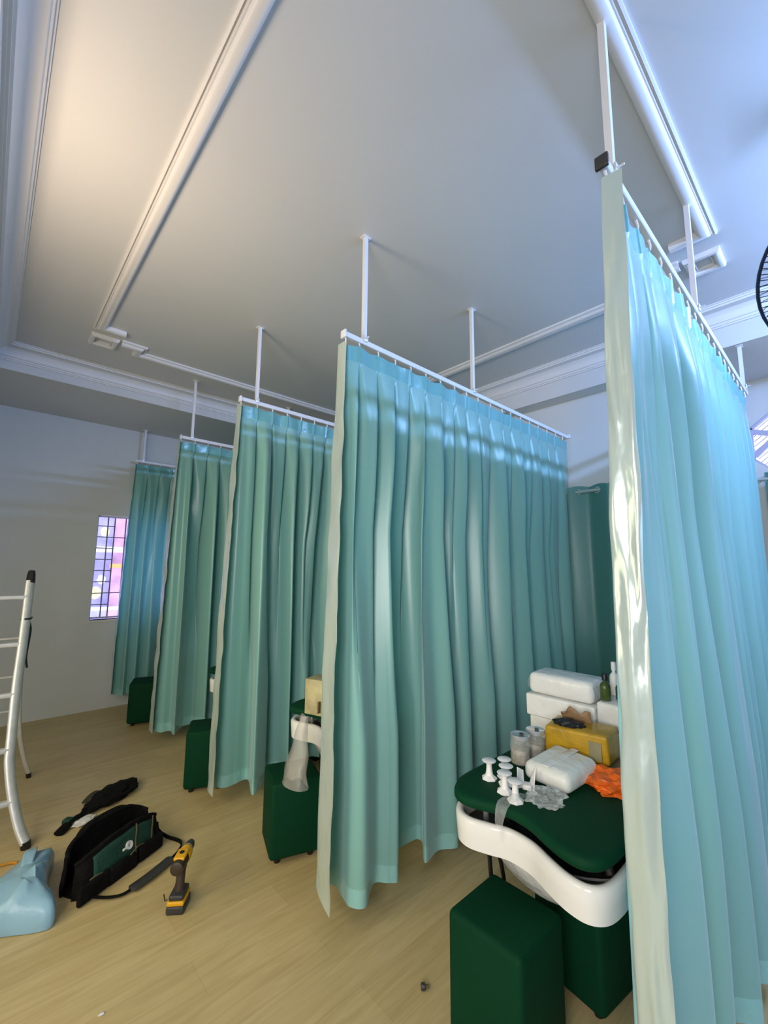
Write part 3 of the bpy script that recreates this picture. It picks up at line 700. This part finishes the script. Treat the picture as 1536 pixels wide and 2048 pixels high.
# ---------------------------------------------------------------- ladder
ld = thing('ladder', 'aluminium folding step ladder at the left edge', 'ladder', (.02, 3.87, 0)); LL = (.02, 3.87, 0)
CX = .02
def rail_pts(sgn, pts): return [(CX+sgn*(x-CX), yy, z) for x, yy, z in pts]
fr = [(.316, 3.352, .025), (.278, 3.391, .118), (.235, 3.45, .29), (.213, 3.497, .43), (.211, 3.525, .51), (.214, 3.642, .85), (.226, 3.735, 1.114), (.237, 3.865, 1.49)]
rr_ = [(.388, 4.40, .025), (.335, 4.33, .2), (.29, 4.25, .42), (.262, 4.15, .72), (.252, 4.02, 1.1), (.250, 3.895, 1.49)]
for sg in (1, -1):
    P = catmull(rail_pts(sg, fr), 4)
    sr = MB().tube(P, .032, 10, flat=.62).build('side_rail', M_alu, ld, LL, angle=60)
    P = catmull(rail_pts(sg, rr_), 4)
    rl = MB().tube(P, .017, 10, flat=.7).build('rear_leg', M_alu, ld, LL, angle=60)
    q = rail_pts(sg, [(.318, 3.350, 0), (.314, 3.355, .035)]); MB().tube(q, .036, 10, flat=.7).build('rubber_foot', M_black, sr, LL)
    q = rail_pts(sg, [(.390, 4.402, 0), (.386, 4.397, .035)]); MB().tube(q, .021, 10, flat=.8).build('rubber_foot', M_black, rl, LL)
    q = rail_pts(sg, [(.237, 3.868, 1.475), (.239, 3.885, 1.53), (.240, 3.892, 1.56)]); MB().tube(q, [.034, .030, .024], 10, flat=.8).build('top_cap', M_black, sr, LL)
for (yy, z, hw) in ((3.825, 1.384, .21), (3.725, 1.09, .20), (3.622, .80, .19), (3.520, .505, .185), (3.430, .238, .22)):
    MB().rbox((CX, yy, z), (hw*2, .045, .026), .006).build('rung', M_alu, ld, LL)
for (yy, z, hw) in ((4.03, 1.09, .235), (4.12, .813, .24), (4.21, .557, .26)):
    MB().tube([(CX-hw, yy, z), (CX+hw, yy, z)], .008, 8).build('rear_brace', M_alu, ld, LL)
b = MB(); b.tube(catmull([(.25, 3.80, 1.23), (.262, 3.79, 1.17), (.258, 3.78, 1.09), (.252, 3.76, 1.0), (.262, 3.75, .93)], 5), .006, 6); b.build('dark_strap', M_black, ld, LL)
b = MB(); b.tube([(.205, 3.775, 1.245), (.225, 3.755, 1.245), (.255, 3.77, 1.245), (.262, 3.80, 1.25)], .006, 6); b.build('tie_band', M_black, ld, LL)

# ---------------------------------------------------------------- open tool bag
tb = thing('tool_bag', 'open black tool bag with green pocket lying on the floor', 'tool bag', (.655, 2.845, 0), rz=.50)
LN, WD, HT = .50, .20, .20
def bag_wall(s, n=26, m_=9):              # long side panel, s=-1 near the camera
    rows = []
    for i in range(m_):
        t = i/(m_-1); row = []
        for k in range(n+1):
            u = k/n*2-1
            e = (1-abs(u)**4)
            xx = u*LN/2*(1-.06*t)
            yy = s*(WD/2*(1+.05*math.sin(t*PI)) - t*.035*(1 if s < 0 else .3)) * (.35+.65*e**.5)
            hh = HT*(1.0 if s < 0 else 1.12)*(1-.30*abs(u)**3)
            z = hh*t + .008*noise.noise(Vector((u*4, t*3, s)))*t
            yy += .010*noise.noise(Vector((u*3+5, t*4, s*2)))
            row.append((xx, yy, max(.002, z)))
        rows.append(row)
    return rows
for s, nm in ((-1, 'front_panel'), (1, 'rear_panel')):
    g = MB().grid(bag_wall(s)).build(nm, M_blackcloth, tb, angle=179)
    sm = g.modifiers.new('thick', 'SOLIDIFY'); sm.thickness = .012; sm.offset = 0
b = MB(); n = 20; P = []
for k in range(n): 
    u = k/(n-1)*2-1; P.append((u*LN/2*.98, -WD/2*(.35+.65*(1-abs(u)**4)**.5)*.95, .004))
P2 = [(x, -y_, .004) for x, y_, z in P][::-1]; b.add(P+P2, [tuple(range(2*n))]); b.build('bottom', M_blackcloth, tb, smooth=False)
# green pocket and piping on the side facing the camera
rows = []
W = bag_wall(-1)
for i in range(3, 9):
    rows.append([(p[0], p[1]-.014, p[2]-.012 if i == 8 else p[2]) for p in W[i][3:23]])
g = MB().grid(rows).build('pocket', M_pocket, tb, angle=179); sm = g.modifiers.new('thick', 'SOLIDIFY'); sm.thickness = .006
cpt = [(W[3][k][0], W[3][k][1]-.020, W[3][k][2]+.02*math.sin(k*.5)) for k in range(2, 24)]
MB().tube(cpt, .004, 6).build('piping', M_cord, tb)
for k0 in (14, 20):
    pt = [(W[i][k0][0]+.01*i*.4, W[i][k0][1]-.020, W[i][k0][2]) for i in range(3, 9)]; MB().tube(pt, .004, 6).build('piping', M_cord, tb)
for s in (-1, 1):
    rim = bag_wall(s)[-1]; MB().tube([(p[0], p[1], p[2]+.004) for p in rim], .011, 8).build('rim_binding', M_blackcloth, tb)
rim = bag_wall(1)[-1]
MB().tube(catmull([rim[4], (rim[8][0], rim[8][1]+.01, rim[8][2]+.012), (rim[18][0], rim[18][1]+.02, rim[18][2]+.012), rim[22]], 6), .012, 8, flat=.6).build('carry_handle', M_blackcloth, tb)
b = MB(); q = Vector(W[5][13]); b.lathe([(.009, -.004), (.020, -.004), (.020, .004), (.009, .004), (.009, -.004)], (q.x, q.y-.022, q.z), 16, axis=(0, -1, .3)); b.rbox((q.x-.024, q.y-.022, q.z-.006), (.03, .006, .012), .002); b.build('buckle', M_paper, tb)
for cx_, cz_, wx_ in ((-.20, .045, .16), (-.04, .040, .17), (.135, .045, .16)):
    MB().rbox((cx_, -.112, cz_), (wx_, .026, .082), .012).build('lower_pocket', M_blackcloth, tb, angle=60)
def to_local(p): 
    v = Vector(p)-Vector((.655, 2.845, 0)); return Matrix.Rotation(-.50, 3, 'Z') @ v
st = [to_local(p) for p in ((.885, 2.93, .10), (.905, 2.96, .04), (.94, 2.91, .012), (.985, 2.80, .012), (.95, 2.73, .012), (.90, 2.685, .012))]
MB().tube(catmull(st, 6), .010, 8, flat=.4).build('shoulder_strap', M_blackcloth, tb)
st = [to_local(p) for p in ((.905, 2.69, .012), (.84, 2.645, .016), (.76, 2.60, .018), (.675, 2.57, .014))]
MB().tube(catmull(st, 6), [.012]+[.030]*17+[.014], 10, flat=.30).build('strap_pad', M_dgrey, tb)
st = [to_local(p) for p in ((.68, 2.572, .012), (.63, 2.565, .012), (.57, 2.60, .012), (.50, 2.66, .02))]
MB().tube(catmull(st, 5), .010, 8, flat=.4).build('shoulder_strap', M_blackcloth, tb)

# ---------------------------------------------------------------- cordless drill standing on its battery
dr = thing('cordless_drill', 'black and yellow cordless drill standing on its battery', 'drill', (.822, 2.316, 0), rz=math.atan2(.8, .6))
# local x points from motor to chuck
bat = MB().rbox((.0, 0, .018), (.105, .080, .036), .008).build('battery', M_dgrey, dr)
MB().rbox((.0, 0, .045), (.10, .076, .020), .006).build('battery_band', M_dyel, bat)
MB().rbox((.0, 0, .066), (.092, .066, .024), .008).build('handle_foot', M_dgrey, dr)
b = MB(); b.tube([(.0, 0, .07), (.006, 0, .11), (.014, 0, .15), (.02, 0, .18)], [.025, .020, .020, .024], 14, flat=.85); b.build('handle', M_brown, dr)
b = MB(); b.lathe([(.020, -.085), (.029, -.08), (.031, -.05), (.031, .02), (.029, .045)], (.02, 0, .20), 22, axis=(1, 0, 0)); b.build('motor_housing', M_brown, dr)
b = MB(); b.lathe([(.0315, .0), (.0335, .004), (.0335, .03), (.031, .05), (.024, .055)], (.02, 0, .20), 22, axis=(1, 0, 0)); b.build('yellow_housing', M_dyel, dr)
b = MB(); b.rbox((.0, 0, .228), (.075, .05, .014), .005); tpl = b.build('top_plate', M_dyel, dr)
b = MB(); b.lathe([(.011, 0), (.011, .004)], (.005, 0, .234), 14); b.build('label_dot', M_black, tpl)
b = MB(); b.lathe([(.026, .055), (.026, .072), (.023, .075)], (.02, 0, .20), 22, axis=(1, 0, 0)); b.build('torque_ring', mat('worn_brass_ring', (.30, .22, .09), .4, var=.2), dr)
b = MB(); b.lathe([(.022, .075), (.023, .10), (.017, .122), (.012, .125)], (.02, 0, .20), 22, axis=(1, 0, 0)); b.build('chuck', M_dgrey, dr)
b = MB(); b.rbox((.042, 0, .150), (.014, .016, .03), .004); b.build('trigger', M_black, dr)
b = MB(); b.tube([(-.03, .042, .055), (-.03, .052, .05), (-.04, .055, .085)], .003, 6); b.build('belt_clip', M_dgrey, dr)

# ---------------------------------------------------------------- flat black pouch with straps, paper scrap
po = thing('pouch', 'black cloth pouch with trailing straps, beyond the tool bag', 'pouch', (.78, 3.62, 0))
def taper(p):
    q = p.copy(); k = .55+.45*(q.x/.2+1)/2; q.y *= k; q.z *= k; return q
MB().blob((.0, .0, .03), (.20, .115, .055), amp=.25, freq=2.6, seed=21, sub=4, rot=.62, floor=.003, fn=taper).build('pouch_body', M_blackcloth, po, angle=35)
MB().tube(catmull([(-.12, -.09, .02), (-.17, -.12, .02), (-.22, -.16, .025), (-.27, -.21, .02), (-.315, -.265, .012)], 6), [.016]*6+[.022]*6+[.016]*5+[.030]*7+[.014], 9, flat=.5).build('strap', M_blackcloth, po)
b = MB(); b.rbox((-.12, -.095, .024), (.06, .045, .03), .01, rot=.5); b.build('green_tab', M_pocket, po)
b = MB(); b.rbox((-.255, -.155, .022), (.05, .05, .03), .01, rot=.8); b.build('green_tab', M_pocket, po)
MB().tube(catmull([(-.02, .10, .02), (-.07, .11, .035), (-.12, .08, .02), (-.14, .05, .012)], 5), .018, 8, flat=.25).build('loose_flap', mat('olive_webbing', (.035, .035, .02), .8, var=.2), po)
tag(MB().blob((.605, 3.425, .012), (.065, .035, .012), amp=.5, freq=2.5, seed=31, sub=3, rot=.6, floor=.002).build('paper_scrap', M_paper, loc=(.605, 3.425, 0), angle=25), 'crumpled white paper scrap by the pouch strap', 'paper')

# ---------------------------------------------------------------- blue plastic bag at the left edge
bb = thing('plastic_bag', 'light blue plastic bag lying at the left edge', 'bag', (.22, 2.85, 0))
rows = []; n = 30; mrow = 22
out = [(-.18, -.20), (-.02, -.21), (.132, -.29), (.158, -.21), (.150, -.05), (.168, .10), (.190, .19), (.11, .24), (.05, .18), (-.02, .10), (-.12, .0), (-.2, -.1)]
oc = catmull([(a, b_, 0) for a, b_ in out]+[(out[0][0], out[0][1], 0)], 4)
cc = Vector((.03, -.05, 0)); b = MB(); n = len(oc)-1
lv = [(1.0, .004), (1.015, .03), (.99, .07), (.90, .105), (.7, .125), (.45, .14), (.2, .148), (0.02, .15)]
for s, z in lv:
    for k in range(n):
        p = cc+(oc[k]-cc)*s; nz = noise.noise(Vector((p.x*9, p.y*9, z*8)))
        b.v.append((p.x+.006*nz, p.y+.006*nz, max(.002, z*(1-.10*(p.y < -.1))+(.016*nz-.045*max(0, .35-abs(noise.noise(Vector((p.x*7+2, p.y*4.5, 1.3)))*2.6))+.05*max(0, 1-abs((p.x-.06)*.8+(p.y+.12)*-.6)/.05)*(.2 < s < .95))*(z > .02))))
for i in range(len(lv)-1):
    for k in range(n): b.f.append((i*n+k, i*n+(k+1) % n, (i+1)*n+(k+1) % n, (i+1)*n+k))
b.f.append(tuple((len(lv)-1)*n+k for k in range(n))); b.f.append(tuple(range(n)))
b.build('bag_body', M_blue, bb, angle=60)
b = MB(); rows = []
for i in range(8):
    t = i/7; rows.append([(.095+.05*(k/5-.5)-.03*t, .17-.16*t+.02, .135+.02*math.sin(t*PI)+.006*noise.noise(Vector((k*.9, t*3, 2)))) for k in range(6)])
b.grid(rows); g = b.build('folded_handle', M_blue, bb, angle=179); sm = g.modifiers.new('thick', 'SOLIDIFY'); sm.thickness = .006
tag(MB().blob((.375, 3.16, .02), (.05, .035, .025), amp=.5, freq=2.8, seed=41, sub=3, rot=.3, floor=.002).build('crumpled_film', M_film, loc=(.375, 3.16, 0), angle=25), 'bit of clear film behind the blue bag, by the ladder foot', 'plastic film')
oc_ = MB(); oc_.tube(catmull([(-.1, 3.20, .008), (.06, 3.24, .008), (.2, 3.235, .008), (.265, 3.215, .008), (.27, 3.15, .008), (.235, 3.03, .008), (.19, 2.99, .008)], 7), .007, 8)
tag(oc_.build('cord', mat('orange_cord', (.50, .23, .02), .6, var=.1), loc=(.1, 3.2, 0)), 'orange cord on the floor left of the blue bag', 'cord')

# ---------------------------------------------------------------- floor scraps
pl = thing('bottle_stopper', 'tiny dark stopper lying on the floor beside the foreground stool', 'stopper', (1.391, 1.262, 0), rz=.9)
MB().lathe([(.010, 0), (.012, .002), (.012, .012), (.009, .016)], (0, 0, .012), 14, axis=(0, 1, 0)).build('head', M_dgrey, pl)
MB().lathe([(.006, -.014), (.006, 0)], (0, 0, .012), 12, axis=(0, 1, 0)).build('stem', M_cord, pl)
tag(MB().blob((.457, 1.978, .003), (.010, .006, .003), amp=.4, seed=51, sub=2, floor=.0005).build('paper_scrap', M_paper, loc=(.457, 1.978, 0), angle=25), 'tiny white paper fleck on the floor at the bottom edge', 'paper')

# ---------------------------------------------------------------- caged ceiling fan at the right edge
fc = Vector((2.075, -.135, 2.635)); ax = Vector((-.72, -.20, -.55)).normalized()
fn_ = thing('fan', 'black caged fan hanging from the ceiling at the right edge', 'fan', tuple(fc))
Q = Vector((0, 0, 1)).rotation_difference(ax).to_matrix()
RF = .30
def loop(rad, off): return [tuple(Q @ Vector((rad*math.cos(2*PI*k/48), rad*math.sin(2*PI*k/48), off))) for k in range(49)]
MB().tube(loop(RF, 0), .006, 8, cap=False).build('cage_ring', M_fan, fn_)
b = MB()
for k in range(96):
    a = 2*PI*k/96; P = []
    for (rad, off) in ((.05, .075), (.15, .07), (.25, .045), (RF, .004)): P.append(tuple(Q @ Vector((rad*math.cos(a), rad*math.sin(a), off))))
    b.tube(P, .0016, 4, cap=False)
b.tube(loop(.15, .07), .003, 6, cap=False); b.build('front_grille', M_fan, fn_)
b = MB()
for k in range(64):
    a = 2*PI*k/64; P = []
    for (rad, off) in ((.07, -.09), (.2, -.08), (.28, -.05), (RF, -.004)): P.append(tuple(Q @ Vector((rad*math.cos(a), rad*math.sin(a), off))))
    b.tube(P, .0016, 4, cap=False)
b.build('rear_grille', M_fan, fn_)
for k in range(3):
    rows = []
    for i in range(6):
        rr2 = .05+.2*i/5; rows.append([tuple(Q @ Vector((rr2*math.cos(2*PI*k/3+(j/4-.5)*.9), rr2*math.sin(2*PI*k/3+(j/4-.5)*.9), (j/4-.5)*.05))) for j in range(5)])
    g = MB().grid(rows).build('blade', M_fan, fn_, angle=179); sm = g.modifiers.new('thick', 'SOLIDIFY'); sm.thickness = .004
MB().lathe([(.05, .07), (.055, .0), (.07, -.09), (.065, -.2), (.03, -.22)], (0, 0, 0), 20, axis=tuple(ax)).build('motor', M_fan, fn_)
pm = Q @ Vector((0, 0, -.2))
MB().tube([tuple(pm), (pm.x+.03, pm.y, pm.z+.06), (pm.x+.03, pm.y, ZC-fc.z)], .014, 10).build('down_rod', M_fan, fn_)
MB().lathe([(.06, -.05), (.065, -.02), (.065, 0)], (pm.x+.03, pm.y, ZC-fc.z), 20).build('ceiling_cup', M_fan, fn_)
